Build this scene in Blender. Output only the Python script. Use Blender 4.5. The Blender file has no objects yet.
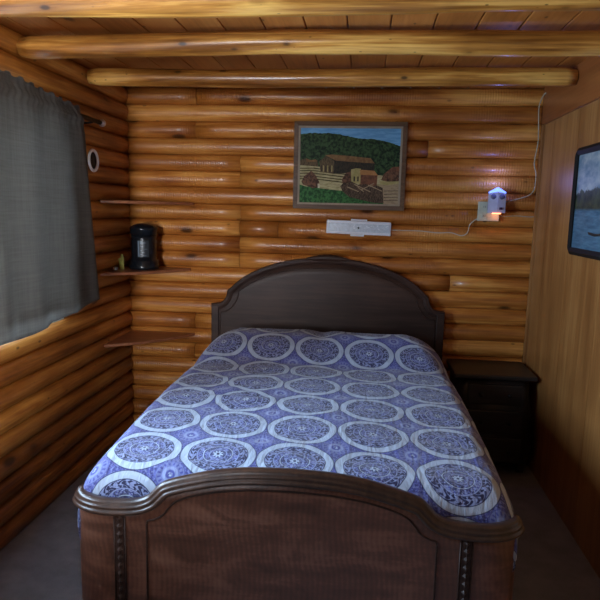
import bpy, bmesh, math, random
from mathutils import Vector, Matrix, noise

random.seed(7)
S = bpy.context.scene
COL = S.collection

# ------------------------------------------------------------------ camera
CAM = Vector((0.0, -3.65, 1.43))
RX = Vector((0.9941, 0.1068, 0.0234))
DN = None
dz = Vector((65, -90, 600)).normalized()
dx = Vector((5850, 225, -600)).normalized()
dd = dz.cross(dx).normalized()
if dd.y < 0:
    dd = -dd
# rows of world->camera (x right, y down, z forward)
row0 = Vector((dx.x, dz.x, -dd.x))
row1 = Vector((dx.y, dz.y, -dd.y))
row2 = Vector((dx.z, dz.z, -dd.z))
cam_data = bpy.data.cameras.new('camera')
cam_data.lens = 36.0
cam_data.sensor_width = 36.0
cam_data.clip_start = 0.02
cam = bpy.data.objects.new('camera', cam_data)
COL.objects.link(cam)
R = Matrix((row0, -row1, -row2)).transposed()
cam.matrix_world = Matrix.Translation(CAM) @ R.to_4x4()
S.camera = cam

# ------------------------------------------------------------------ world, light, exposure
S.view_settings.view_transform = 'Standard'
S.view_settings.look = 'None'
S.view_settings.gamma = 1.0
S.view_settings.use_curve_mapping = False
S.view_settings.exposure = 0.0

world = bpy.data.worlds.new('world')
S.world = world
world.use_nodes = True
bg = world.node_tree.nodes['Background']
bg.inputs[0].default_value = (0.62, 0.78, 1.0, 1)
bg.inputs[1].default_value = 1.0


def area(name, loc, rot, sx, sy, energy, color):
    l = bpy.data.lights.new(name, 'AREA')
    l.shape = 'RECTANGLE'
    l.size = sx
    l.size_y = sy
    l.energy = energy
    l.color = color
    o = bpy.data.objects.new(name, l)
    o.location = loc
    o.rotation_euler = rot
    COL.objects.link(o)
    return o


PI = math.pi
# daylight through the left window, part of it behind the curtain
W_Y0, W_Y1, W_Z0, W_Z1 = -2.75, -0.85, 0.860, 1.837
area('window_skylight', (-1.66, -1.80, 1.36), (0, -PI / 2, 0), 0.95, 1.85, 150, (0.58, 0.77, 1.0))
# weak fill light through an assumed, unseen window behind the camera
FW = (-1.42, -0.82, 0.95, 1.85)
wr = area('rear_fill_light', ((FW[0] + FW[1]) / 2, -4.83, (FW[2] + FW[3]) / 2), (PI / 2, 0, math.radians(0)), FW[1] - FW[0], FW[3] - FW[2], 8.5, (0.95, 0.95, 1.0))
wr.data.spread = math.radians(42)
# added fill for the left wall, through an assumed window beside the camera
RW = (-3.49, -3.08, 1.00, 1.80)
wf = area('side_fill_light', (1.10, (RW[0] + RW[1]) / 2 - 0.02, (RW[2] + RW[3]) / 2), (0, PI / 2, math.radians(-25)), 0.75, 0.42, 13, (1.0, 0.93, 0.84))
wf.data.spread = math.radians(52)



# ------------------------------------------------------------------ node helpers
class V:
    """wraps a float socket, with arithmetic"""
    def __init__(s, nt, sock):
        s.nt, s.s = nt, sock

    def _m(s, op, *a):
        n = s.nt.nodes.new('ShaderNodeMath')
        n.operation = op
        for i, x in enumerate((s,) + a):
            if isinstance(x, V):
                s.nt.links.new(x.s, n.inputs[i])
            else:
                n.inputs[i].default_value = x
        return V(s.nt, n.outputs[0])

    def __add__(s, o): return s._m('ADD', o)
    def __sub__(s, o): return s._m('SUBTRACT', o)
    def __mul__(s, o): return s._m('MULTIPLY', o)
    def __truediv__(s, o): return s._m('DIVIDE', o)
    def frac(s): return s._m('FRACT')
    def sin(s): return s._m('SINE')
    def abs(s): return s._m('ABSOLUTE')
    def gt(s, o): return s._m('GREATER_THAN', o)
    def lt(s, o): return s._m('LESS_THAN', o)
    def sqrt(s): return s._m('SQRT')
    def atan2(s, o): return s._m('ARCTAN2', o)
    def max(s, o): return s._m('MAXIMUM', o)
    def min(s, o): return s._m('MINIMUM', o)
    def pow(s, o): return s._m('POWER', o)
    def clamp(s): return s.min(1.0).max(0.0)
    def step(s, a, b):
        """0 below a, 1 above b"""
        return ((s - a) / (b - a)).clamp()


def new_mat(name):
    m = bpy.data.materials.new(name)
    m.use_nodes = True
    nt = m.node_tree
    b = nt.nodes['Principled BSDF']
    return m, nt, b


def mixc(nt, fac, a, b):
    n = nt.nodes.new('ShaderNodeMix')
    n.data_type = 'RGBA'
    if isinstance(fac, V):
        nt.links.new(fac.s, n.inputs[0])
    else:
        n.inputs[0].default_value = fac
    for i, c in ((6, a), (7, b)):
        if isinstance(c, tuple):
            n.inputs[i].default_value = (c[0], c[1], c[2], 1)
        else:
            nt.links.new(c, n.inputs[i])
    return n.outputs[2]


def tex_noise(nt, vec, scale, detail=4, rough=0.55, dist=0.0):
    n = nt.nodes.new('ShaderNodeTexNoise')
    n.inputs['Scale'].default_value = scale
    n.inputs['Detail'].default_value = detail
    n.inputs['Roughness'].default_value = rough
    n.inputs['Distortion'].default_value = dist
    if vec is not None:
        nt.links.new(vec, n.inputs['Vector'])
    return V(nt, n.outputs[0])


def tex_voro(nt, vec, scale, feature='F1'):
    n = nt.nodes.new('ShaderNodeTexVoronoi')
    n.feature = feature
    n.inputs['Scale'].default_value = scale
    nt.links.new(vec, n.inputs['Vector'])
    return n


def mapping(nt, src, scale=(1, 1, 1), loc=(0, 0, 0)):
    n = nt.nodes.new('ShaderNodeMapping')
    n.inputs['Scale'].default_value = scale
    n.inputs['Location'].default_value = loc
    nt.links.new(src, n.inputs[0])
    return n.outputs[0]


def bump(nt, h, strength, distance, b, prev=None):
    n = nt.nodes.new('ShaderNodeBump')
    n.inputs['Strength'].default_value = strength
    n.inputs['Distance'].default_value = distance
    nt.links.new(h.s, n.inputs['Height'])
    if prev is not None:
        nt.links.new(prev.outputs[0], n.inputs['Normal'])
    nt.links.new(n.outputs[0], b.inputs['Normal'])
    return n


def wood_mat(name, axis, c_dark, c_mid, c_light, rough=0.33, grain=1.0, knots=True, ribs=False, tint=False, coat=0.35, streak=9.0, var=0.5, kscale=3.4, spec=0.5, crange=(0.46, 0.79)):
    """varnished wood, grain along the given axis (0,1,2)"""
    m, nt, b = new_mat(name)
    tc = nt.nodes.new('ShaderNodeTexCoord')
    vec = tc.outputs['Object']
    if tint:
        at = nt.nodes.new('ShaderNodeAttribute')
        at.attribute_name = 'tint'
        sep0 = nt.nodes.new('ShaderNodeSeparateColor')
        nt.links.new(at.outputs[0], sep0.inputs[0])
        va = nt.nodes.new('ShaderNodeVectorMath')
        va.operation = 'MULTIPLY_ADD'
        nt.links.new(at.outputs[0], va.inputs[0])
        va.inputs[1].default_value = (17, 23, 31)
        nt.links.new(vec, va.inputs[2])
        vec = va.outputs[0]
    sc = [streak, streak, streak]
    sc[axis] = 0.9
    v1 = mapping(nt, vec, tuple(sc))
    n1 = tex_noise(nt, v1, 1.0, 5, 0.6, 0.6)
    sc2 = [70 * grain] * 3
    sc2[axis] = 3.0 * grain
    n2 = tex_noise(nt, mapping(nt, vec, tuple(sc2)), 1.0, 3, 0.6, 0.2)
    n3 = tex_noise(nt, vec, 2.2, 3, 0.5)
    f = (n1 * var + n2 * 0.35 + n3 * 0.4 + (0.5 - var) * 0.5).step(*crange)
    cA = mixc(nt, f.step(0.0, 0.55), c_dark, c_mid)
    col = mixc(nt, f.step(0.5, 1.0), cA, c_light)
    if tint:
        t = V(nt, sep0.outputs[0])
        dk = tuple(x * 0.62 for x in c_mid)
        col = mixc(nt, (t * 0.75).clamp(), col, dk)
    if knots:
        sk = [1.6] * 3
        sk[axis] = 0.75
        sv = mapping(nt, vec, tuple(x * kscale for x in sk))
        vo = tex_voro(nt, sv, 1.0)
        d = V(nt, vo.outputs['Distance'])
        k = d.step(0.13, 0.07)
        halo = d.step(0.26, 0.10) * 0.45
        vo2 = tex_voro(nt, mapping(nt, sv, (2.9, 2.9, 2.9), (3.3, 1.7, 5.1)), 1.0)
        k2 = V(nt, vo2.outputs['Distance']).step(0.12, 0.06) * n3.step(0.46, 0.56)
        kcol = tuple(x * 0.16 for x in c_dark)
        col = mixc(nt, k2 * 0.75, col, kcol)
        col = mixc(nt, halo, col, c_dark)
        col = mixc(nt, k * 0.85, col, kcol)
    nt.links.new(col, b.inputs['Base Color'])
    b.inputs['Roughness'].default_value = rough
    b.inputs['Coat Weight'].default_value = coat
    b.inputs['Specular IOR Level'].default_value = spec
    b.inputs['Coat Roughness'].default_value = 0.22
    nb = bump(nt, n2 * 0.6 + n1 * 0.4, 0.25, 0.003, b)
    if ribs:
        sp = nt.nodes.new('ShaderNodeSeparateXYZ')
        nt.links.new(tc.outputs['Object'], sp.inputs[0])
        x = V(nt, sp.outputs[axis])
        msk = tex_noise(nt, tc.outputs['Object'], 1.7, 2, 0.5).step(0.45, 0.62)
        bump(nt, (x * (2 * PI / 0.0145) + n3 * 5.0).sin() * msk, 0.45, 0.002, b, nb)
    return m


def plain(name, c, rough=0.5, metal=0.0, emit=None, estr=0.0, coat=0.0, nscale=0, namt=0.0, spec=0.5):
    m, nt, b = new_mat(name)
    b.inputs['Base Color'].default_value = (*c, 1)
    b.inputs['Roughness'].default_value = rough
    b.inputs['Metallic'].default_value = metal
    b.inputs['Coat Weight'].default_value = coat
    b.inputs['Specular IOR Level'].default_value = spec
    tc = nt.nodes.new('ShaderNodeTexCoord')
    n = tex_noise(nt, tc.outputs['Object'], nscale or 25, 4, 0.6)
    a = namt or 0.15
    c2 = tuple(x * (1 - a) for x in c)
    c3 = tuple(min(1, x * (1 + a)) for x in c)
    nt.links.new(mixc(nt, n.step(0.3, 0.7), c2, c3), b.inputs['Base Color'])
    if emit:
        b.inputs['Emission Color'].default_value = (*emit, 1)
        b.inputs['Emission Strength'].default_value = estr
    return m


# ------------------------------------------------------------------ mesh helpers
def link(name, bm, mats, parent=None, smooth=False, angle=None):
    me = bpy.data.meshes.new(name)
    bmesh.ops.recalc_face_normals(bm, faces=bm.faces)
    if smooth:
        for f in bm.faces:
            f.smooth = True
    bm.to_mesh(me)
    bm.free()
    if not isinstance(mats, (list, tuple)):
        mats = [mats]
    for m in mats:
        me.materials.append(m)
    if angle is not None:
        for p in me.polygons:
            p.use_smooth = True
        try:
            me.set_sharp_from_angle(angle=math.radians(angle))
        except Exception:
            pass
    o = bpy.data.objects.new(name, me)
    COL.objects.link(o)
    if parent is not None:
        o.parent = parent
    return o


def tag(o, label=None, cat=None, group=None, kind=None):
    if label: o['label'] = label
    if cat: o['category'] = cat
    if group: o['group'] = group
    if kind: o['kind'] = kind
    return o


def empty(name, loc, label, cat, rz=0.0, group=None):
    o = bpy.data.objects.new(name, None)
    o.empty_display_size = 0.05
    o.location = loc
    o.rotation_euler = (0, 0, rz)
    COL.objects.link(o)
    return tag(o, label, cat, group)


def box(bm, x0, x1, y0, y1, z0, z1, mi=0, bevel=0.0):
    vs = [bm.verts.new((x, y, z)) for x in (x0, x1) for y in (y0, y1) for z in (z0, z1)]
    idx = [(0, 1, 3, 2), (4, 6, 7, 5), (0, 4, 5, 1), (2, 3, 7, 6), (0, 2, 6, 4), (1, 5, 7, 3)]
    fs = []
    for q in idx:
        f = bm.faces.new([vs[i] for i in q])
        f.material_index = mi
        fs.append(f)
    if bevel > 0:
        bmesh.ops.recalc_face_normals(bm, faces=fs)
        es = list({e for f in fs for e in f.edges})
        r = bmesh.ops.bevel(bm, geom=es, offset=bevel, segments=2, profile=0.6, affect='EDGES', material=-1)
        for f in r['faces']:
            f.material_index = mi
    return vs


def tube(bm, pts, r, n=8, mi=0, caps=True):
    pts = [Vector(p) for p in pts]
    rings = []
    up = None
    for i, p in enumerate(pts):
        t = (pts[min(i + 1, len(pts) - 1)] - pts[max(i - 1, 0)]).normalized()
        if up is None:
            up = Vector((0, 0, 1)) if abs(t.z) < 0.9 else Vector((1, 0, 0))
        s = t.cross(up).normalized()
        up = s.cross(t).normalized()
        rr = r[i] if isinstance(r, (list, tuple)) else r
        rings.append([bm.verts.new(p + (s * math.cos(a) + up * math.sin(a)) * rr)
                      for a in [2 * PI * k / n for k in range(n)]])
    for a, b_ in zip(rings, rings[1:]):
        for k in range(n):
            f = bm.faces.new((a[k], a[(k + 1) % n], b_[(k + 1) % n], b_[k]))
            f.material_index = mi
            f.smooth = True
    if caps:
        for rg in (rings[0], rings[-1]):
            f = bm.faces.new(rg)
            f.material_index = mi


def lathe(bm, prof, n=40, mi=0, axis='z', c=(0, 0, 0), a0=0.0, a1=2 * PI):
    """prof: (radius, height) list"""
    c = Vector(c)
    full = abs(a1 - a0 - 2 * PI) < 1e-6
    cnt = n if full else n + 1
    rings = []
    for r, h in prof:
        rg = []
        for k in range(cnt):
            a = a0 + (a1 - a0) * k / n
            p = (r * math.cos(a), r * math.sin(a), h)
            if axis == 'x':
                p = (h, p[0], p[1])
            elif axis == 'y':
                p = (p[0], h, p[1])
            rg.append(bm.verts.new(c + Vector(p)))
        rings.append(rg)
    for a, b_ in zip(rings, rings[1:]):
        for k in range(cnt if full else cnt - 1):
            f = bm.faces.new((a[k], a[(k + 1) % cnt], b_[(k + 1) % cnt], b_[k]))
            f.material_index = mi
            f.smooth = True
    return rings


def smooth_path(pts, sub=6):
    """Catmull-Rom through points"""
    P = [Vector(p) for p in pts]
    out = []
    for i in range(len(P) - 1):
        p0 = P[max(i - 1, 0)]
        p1, p2 = P[i], P[i + 1]
        p3 = P[min(i + 2, len(P) - 1)]
        for k in range(sub):
            t = k / sub
            out.append(0.5 * ((2 * p1) + (-p0 + p2) * t + (2 * p0 - 5 * p1 + 4 * p2 - p3) * t * t + (-p0 + 3 * p1 - 3 * p2 + p3) * t ** 3))
    out.append(P[-1])
    return out


def sweep(bm, path, out, sect, mi=0, close_ends=True):
    """sweep a closed section (n, b) along path; out = list of horizontal outward vectors; n is up/outward in plane"""
    rings = []
    for i, p in enumerate(path):
        t = (path[min(i + 1, len(path) - 1)] - path[max(i - 1, 0)]).normalized()
        b_ = out[i].normalized()
        n = b_.cross(t).normalized()
        if n.z < 0 and abs(n.z) > 1e-4:
            n = -n
        rings.append([bm.verts.new(p + n * sn + b_ * sb) for sn, sb in sect])
    m = len(sect)
    for a, c in zip(rings, rings[1:]):
        for k in range(m):
            f = bm.faces.new((a[k], a[(k + 1) % m], c[(k + 1) % m], c[k]))
            f.material_index = mi
            f.smooth = True
    if close_ends:
        bm.faces.new(rings[0]).material_index = mi
        bm.faces.new(rings[-1]).material_index = mi


# ------------------------------------------------------------------ materials
M_log_x = wood_mat('varnished_log_back', 0, (0.19, 0.045, 0.006), (0.50, 0.175, 0.029), (0.86, 0.42, 0.10), rough=0.42, ribs=True, tint=True, coat=0.25)
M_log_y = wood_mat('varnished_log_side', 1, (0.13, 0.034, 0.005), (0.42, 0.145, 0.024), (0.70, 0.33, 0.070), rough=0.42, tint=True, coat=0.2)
M_beam = wood_mat('peeled_log_beam', 0, (0.20, 0.066, 0.010), (0.50, 0.205, 0.036), (0.82, 0.44, 0.105), rough=0.28, streak=20.0, coat=0.5, var=0.95, kscale=8.0, crange=(0.47, 0.77))
M_ceil = wood_mat('stained_ceiling_plank', 1, (0.30, 0.092, 0.018), (0.50, 0.175, 0.036), (0.60, 0.24, 0.058), rough=0.42, knots=True, tint=True, coat=0.2)
M_panel = wood_mat('wood_panelling', 2, (0.20, 0.074, 0.018), (0.29, 0.120, 0.032), (0.38, 0.175, 0.052), rough=0.42, knots=False, coat=0.15, streak=11.0, var=0.7)
M_header = wood_mat('orange_board', 1, (0.15, 0.040, 0.010), (0.23, 0.068, 0.016), (0.30, 0.095, 0.024), rough=0.4, knots=False)
M_shelf = wood_mat('red_brown_shelf', 0, (0.17, 0.055, 0.022), (0.28, 0.095, 0.038), (0.36, 0.14, 0.06), rough=0.45, knots=False)
M_bed = wood_mat('dark_walnut', 0, (0.020, 0.010, 0.008), (0.044, 0.023, 0.017), (0.072, 0.037, 0.027), rough=0.45, knots=False, coat=0.0, spec=0.28)
M_bedz = wood_mat('dark_walnut_upright', 2, (0.024, 0.013, 0.010), (0.052, 0.027, 0.018), (0.085, 0.042, 0.027), rough=0.34, knots=False, coat=0.25)
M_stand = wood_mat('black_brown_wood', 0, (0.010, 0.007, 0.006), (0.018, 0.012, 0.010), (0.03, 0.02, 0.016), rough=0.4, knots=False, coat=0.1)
M_frame = wood_mat('picture_frame_wood', 0, (0.060, 0.032, 0.018), (0.125, 0.070, 0.038), (0.20, 0.12, 0.07), rough=0.45, knots=False, coat=0.1)
M_liner = plain('frame_liner', (0.30, 0.24, 0.17), 0.6)
M_black = plain('black_plastic', (0.006, 0.008, 0.011), 0.25, spec=0.4)
M_blackm = plain('black_metal', (0.008, 0.007, 0.007), 0.5, metal=0.0, spec=0.25)
M_silver = plain('silver_metal', (0.92, 0.93, 0.95), 0.28, metal=0.85)
M_white = plain('white_plastic', (0.66, 0.69, 0.76), 0.4, namt=0.05)
M_lens = plain('pale_lens', (0.50, 0.57, 0.66), 0.25, nscale=60, namt=0.16)
M_cream = plain('cream_plastic', (0.52, 0.52, 0.42), 0.45)
M_cord = plain('cream_cord', (0.40, 0.33, 0.22), 0.5)
M_cordw = plain('pale_cord', (0.55, 0.50, 0.42), 0.5)
M_dark = plain('dark_hole', (0.01, 0.01, 0.012), 0.6)
M_winframe = plain('white_window_frame', (0.55, 0.55, 0.53), 0.5)


def burl():
    m, nt, b = new_mat('burl_walnut_veneer')
    tc = nt.nodes.new('ShaderNodeTexCoord')
    sp = nt.nodes.new('ShaderNodeSeparateXYZ')
    nt.links.new(tc.outputs['Object'], sp.inputs[0])
    x, z = V(nt, sp.outputs[0]), V(nt, sp.outputs[2])
    n0 = tex_noise(nt, mapping(nt, tc.outputs['Object'], (6, 1, 11)), 1.0, 4, 0.6, 0.8)
    n1 = tex_noise(nt, mapping(nt, tc.outputs['Object'], (3, 1, 30)), 1.0, 4, 0.6, 0.3)
    zig = ((z * 14.0 + n0 * 1.2).sin()) * 0.010
    fl = ((x + zig) * (2 * PI / 0.016) + n0 * 9.0).sin() * 0.5 + 0.5
    f = (n0 * 0.8 + n1 * 0.45 + fl * 0.08 - 0.08)
    c = mixc(nt, f.step(0.30, 0.62), (0.040, 0.017, 0.011), (0.135, 0.054, 0.033))
    c = mixc(nt, f.step(0.58, 0.85), c, (0.24, 0.110, 0.068))
    nt.links.new(c, b.inputs['Base Color'])
    b.inputs['Roughness'].default_value = 0.36
    b.inputs['Coat Weight'].default_value = 0.3
    b.inputs['Coat Roughness'].default_value = 0.3
    return m


M_burl = burl()


def carpet():
    m, nt, b = new_mat('grey_carpet')
    tc = nt.nodes.new('ShaderNodeTexCoord')
    n = tex_noise(nt, tc.outputs['Object'], 320, 3, 0.7)
    n2 = tex_noise(nt, tc.outputs['Object'], 9, 3, 0.6)
    nt.links.new(mixc(nt, (n * 0.7 + n2 * 0.4).step(0.35, 0.75), (0.12, 0.12, 0.135), (0.30, 0.30, 0.33)), b.inputs['Base Color'])
    b.inputs['Roughness'].default_value = 0.95
    bump(nt, n, 0.6, 0.004, b)
    return m


M_carpet = carpet()


def fabric_grey():
    m, nt, b = new_mat('grey_curtain_cloth')
    tc = nt.nodes.new('ShaderNodeTexCoord')
    sp = nt.nodes.new('ShaderNodeSeparateXYZ')
    nt.links.new(tc.outputs['Object'], sp.inputs[0])
    y, z = V(nt, sp.outputs[1]), V(nt, sp.outputs[2])
    w = (y * 900.0).sin() * (z * 900.0).sin()
    nA = tex_noise(nt, mapping(nt, tc.outputs['Object'], (1, 160, 6)), 1.0, 2, 0.6)
    nB = tex_noise(nt, mapping(nt, tc.outputs['Object'], (1, 6, 160)), 1.0, 2, 0.6)
    f = (nA * 0.5 + nB * 0.5 + w * 0.08)
    nt.links.new(mixc(nt, f.step(0.35, 0.65), (0.120, 0.112, 0.100), (0.180, 0.168, 0.150)), b.inputs['Base Color'])
    b.inputs['Roughness'].default_value = 0.85
    bump(nt, f, 0.4, 0.002, b)
    out = nt.nodes['Material Output']
    tr = nt.nodes.new('ShaderNodeBsdfTranslucent')
    tr.inputs[0].default_value = (0.22, 0.20, 0.19, 1)
    mx = nt.nodes.new('ShaderNodeMixShader')
    mx.inputs[0].default_value = 0.015
    nt.links.new(b.outputs[0], mx.inputs[1])
    nt.links.new(tr.outputs[0], mx.inputs[2])
    nt.links.new(mx.outputs[0], out.inputs[0])
    return m


M_curtain = fabric_grey()


def glass_pane():
    m = bpy.data.materials.new('window_glass')
    m.use_nodes = True
    nt = m.node_tree
    nt.nodes.remove(nt.nodes['Principled BSDF'])
    out = nt.nodes['Material Output']
    t = nt.nodes.new('ShaderNodeBsdfTransparent')
    t.inputs[0].default_value = (0.95, 0.97, 0.98, 1)
    g = nt.nodes.new('ShaderNodeBsdfGlossy')
    g.inputs['Roughness'].default_value = 0.02
    fr = nt.nodes.new('ShaderNodeFresnel')
    fr.inputs[0].default_value = 1.3
    mx = nt.nodes.new('ShaderNodeMixShader')
    nt.links.new(fr.outputs[0], mx.inputs[0])
    nt.links.new(t.outputs[0], mx.inputs[1])
    nt.links.new(g.outputs[0], mx.inputs[2])
    nt.links.new(mx.outputs[0], out.inputs[0])
    return m


M_glass = glass_pane()


def bedspread_mat():
    m, nt, b = new_mat('blue_medallion_cotton')
    uv = nt.nodes.new('ShaderNodeUVMap')
    uv.uv_map = 'UVMap'
    wob = nt.nodes.new('ShaderNodeTexNoise')
    sp = nt.nodes.new('ShaderNodeSeparateXYZ')
    nt.links.new(uv.outputs[0], sp.inputs[0])
    u, v = V(nt, sp.outputs[0]), V(nt, sp.outputs[1])
    px, py = u.frac() - 0.5, v.frac() - 0.5
    qx, qy = (u + 0.5).frac() - 0.5, (v + 0.5).frac() - 0.5
    r = (px * px + py * py).sqrt() * 0.962
    a = px.atan2(py)
    r2 = (qx * qx + qy * qy).sqrt()
    a2 = qx.atan2(qy)
    fine = tex_noise(nt, uv.outputs[0], 34, 2, 0.6)
    fine2 = tex_noise(nt, uv.outputs[0], 15, 2, 0.5, 1.5)
    PALE = (0.37, 0.44, 0.56)
    MID = (0.052, 0.058, 0.26)
    NAVY = (0.010, 0.011, 0.060)
    LACE = (0.22, 0.26, 0.46)

    def band(x, lo, hi, e=0.006):
        return x.step(lo - e, lo + e) * x.step(hi + e, hi - e)
    # background: small leafy speckle on mid blue
    spk = fine.step(0.52, 0.60)
    col = mixc(nt, spk * 0.6, MID, LACE)
    col = mixc(nt, fine.step(0.44, 0.36) * 0.8, col, NAVY)
    # small medallions in the gaps
    scal = (a2 * 16.0).sin()
    s_out = r2.step(0.196, 0.188)
    col = mixc(nt, s_out, col, tuple(0.5 * (p_ + q_) for p_, q_ in zip(LACE, MID)))
    col = mixc(nt, band(r2, 0.120, 0.165) * scal.step(-0.1, 0.5), col, MID)
    col = mixc(nt, band(r2, 0.180, 0.190, 0.004), col, MID)
    col = mixc(nt, band(r2, 0.065, 0.100), col, LACE)
    col = mixc(nt, r2.step(0.062, 0.052), col, MID)
    col = mixc(nt, r2.step(0.035, 0.025) * fine.step(0.4, 0.6), col, PALE)
    # large medallions
    inn = r.step(0.484, 0.476)
    col = mixc(nt, inn, col, NAVY)
    col = mixc(nt, r.step(0.474, 0.466), col, PALE)
    # scroll lace band
    sc = (a * 20.0 + (r * 62.0).sin() * 2.2).sin() * ((r - 0.33) * 56.0 + (a * 10.0).sin() * 1.5).sin()
    lace = sc.step(-0.05, 0.12).max(fine2.step(0.58, 0.62) * 0.8)
    bandc = mixc(nt, lace, LACE, NAVY)
    col = mixc(nt, r.step(0.376, 0.368), col, bandc)
    # dotted inner rings
    col_in = mixc(nt, ((r * 150.0).sin() * (a * 30.0).sin()).step(-0.15, 0.35).max(fine.step(0.50, 0.58) * 0.9), MID, LACE)
    col_in = mixc(nt, fine2.step(0.52, 0.44) * 0.85, col_in, NAVY)
    col = mixc(nt, r.step(0.262, 0.254), col, col_in)
    for lo, hi, c in ((0.368, 0.378, NAVY), (0.256, 0.270, LACE), (0.270, 0.276, NAVY), (0.175, 0.186, PALE), (0.168, 0.175, NAVY), (0.10, 0.112, LACE), (0.055, 0.065, NAVY)):
        col = mixc(nt, band(r, lo, hi, 0.003), col, c)
    ros = (a * 8.0).sin() * 0.02 + 0.055
    col = mixc(nt, (ros - r).step(0.0, 0.008), col, PALE)
    col = mixc(nt, r.step(0.022, 0.016), col, NAVY)
    nt.links.new(col, b.inputs['Base Color'])
    b.inputs['Roughness'].default_value = 0.75
    b.inputs['Sheen Weight'].default_value = 0.2
    w = tex_noise(nt, mapping(nt, uv.outputs[0], (5, 1.3, 1)), 2.0, 3, 0.55, 0.6)
    nb = bump(nt, w, 0.35, 0.02, b)
    bump(nt, tex_noise(nt, uv.outputs[0], 120, 2, 0.6), 0.25, 0.002, b, nb)
    return m


M_spread = bedspread_mat()

# ------------------------------------------------------------------ room constants
XL, XR = -1.475, 0.985
YF = -4.75
ZC = 2.13
PITCH = 0.0977
ARC_R = 0.0512
SAG = ARC_R - math.sqrt(ARC_R ** 2 - (PITCH / 2) ** 2)


def add_log(bm, lay, k, along, a0, a1, place, tintc, bulge=1.0, zt=None):
    """half-round log row k running a0..a1; place(s, depth, z) -> xyz"""
    zc = 2.13 - PITCH * (k + 0.5)
    n = max(2, int(abs(a1 - a0) / 0.12))
    half = math.asin(PITCH / 2 / ARC_R)
    seg = 9
    rings = []
    for i in range(n + 1):
        s = a0 + (a1 - a0) * i / n
        wob = noise.noise(Vector((s * 1.7, k * 3.1, along * 9.0))) * 0.006
        dep = noise.noise(Vector((s * 1.1, k * 5.3 + 40, along * 7.0))) * 0.006
        ring = []
        ends = 0.004 if i in (0, n) else 0.0
        for j in range(seg + 1):
            a = -half + 2 * half * j / seg
            d = (ARC_R * math.cos(a) - (ARC_R - SAG)) * bulge + dep * math.cos(a / half * PI / 2) - ends
            z = zc + ARC_R * math.sin(a) + wob * math.cos(a / half * PI / 2) * 0.6
            ring.append(bm.verts.new(place(s, d, z)))
        ring.append(bm.verts.new(place(s, -0.05, zc + PITCH / 2)))
        ring.append(bm.verts.new(place(s, -0.05, zc - PITCH / 2)))
        rings.append(ring)
    fs = []
    m = seg + 3
    for a, b_ in zip(rings, rings[1:]):
        for j in range(m):
            f = bm.faces.new((a[j], a[(j + 1) % m], b_[(j + 1) % m], b_[j]))
            f.smooth = j < seg
            fs.append(f)
    fs.append(bm.faces.new(rings[0]))
    fs.append(bm.faces.new(rings[-1]))
    for f in fs:
        for l in f.loops:
            l[lay] = tintc


def rand_tint(k):
    rr = random.Random(k * 37 + 5)
    return (rr.random() ** 1.5 * 0.65, rr.random(), rr.random(), 1)


def log_wall(name, place, s0, s1, joints, mat, along, hole=None):
    bm = bmesh.new()
    lay = bm.loops.layers.float_color.new('tint')
    for k in range(22):
        zt, zb = 2.13 - PITCH * k, 2.13 - PITCH * (k + 1)
        spans = [(s0, s1)]
        if hole and zt < hole[3] + 0.01 and zb > hole[2] - 0.01:
            spans = [(s0, hole[0]), (hole[1], s1)]
        idx = 0
        for a, b_ in spans:
            cuts = [a] + sorted(j for j in joints.get(k, []) if a + 0.05 < j < b_ - 0.05) + [b_]
            for c0, c1 in zip(cuts, cuts[1:]):
                idx += 1
                add_log(bm, lay, k, along, c0 + 0.0008, c1 - 0.0008, place, rand_tint(k * 11 + idx + along * 500))
    o = link(name, bm, mat)
    tag(o, kind='structure')
    return o


# ------------------------------------------------------------------ setting
jb = {0: [-1.025], 2: [-1.03], 3: [0.35], 4: [-0.755], 5: [-0.755], 7: [-0.752], 8: [-0.757, -0.52], 9: [-0.754], 10: [-0.755], 11: [0.52], 12: [0.05], 14: [-1.035], 16: [-1.04], 18: [-0.2]}
log_wall('wall_back', lambda s, d, z: (s, 0.0 - d, z), XL - 0.05, XR + 0.10, jb, M_log_x, 0)
jl = {1: [-2.1], 3: [-2.6], 13: [-2.7], 14: [-1.9], 15: [-2.9], 19: [-2.2]}
log_wall('wall_left', lambda s, d, z: (XL + d, s, z), YF, 0.03, jl, M_log_y, 1, hole=(W_Y0, W_Y1, W_Z0, W_Z1))
jf = {}
log_wall('wall_front', lambda s, d, z: (s, YF + d, z), XL - 0.05, XR + 0.05, jf, M_log_x, 2, hole=(FW[0], FW[1], FW[2] + 0.008, FW[3]))

# right wall: sheet panelling with a header board above
bm = bmesh.new()
ys = [0.0, -0.235, -0.62, -1.03, -1.44, -1.85, -2.26, -2.67, -3.08, -3.49, -3.90, -4.31, YF]
for a, b_ in zip(ys, ys[1:]):
    if a == RW[1]:
        box(bm, XR, XR + 0.05, b_ + 0.0012, a - 0.0012, 0, RW[2])
        box(bm, XR, XR + 0.05, b_ + 0.0012, a - 0.0012, RW[3], ZC)
    else:
        box(bm, XR, XR + 0.05, b_ + 0.0012, a - 0.0012, 0, ZC)
box(bm, XR + 0.004, XR + 0.06, YF, RW[0], 0, ZC)
box(bm, XR + 0.004, XR + 0.06, RW[1], 0.05, 0, ZC)
o = link('wall_right', bm, M_panel)
tag(o, kind='structure')
bm = bmesh.new()
box(bm, XR - 0.016, XR + 0.001, YF, -0.03, 1.925, ZC, bevel=0.002)
o = link('trim_1', bm, M_header)
tag(o, kind='structure')
bm = bmesh.new()
box(bm, XR - 0.014, XR + 0.001, -0.052, -0.024, 0.0, 1.925, bevel=0.003)
o = link('trim_2', bm, M_panel)
tag(o, kind='structure')

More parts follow.
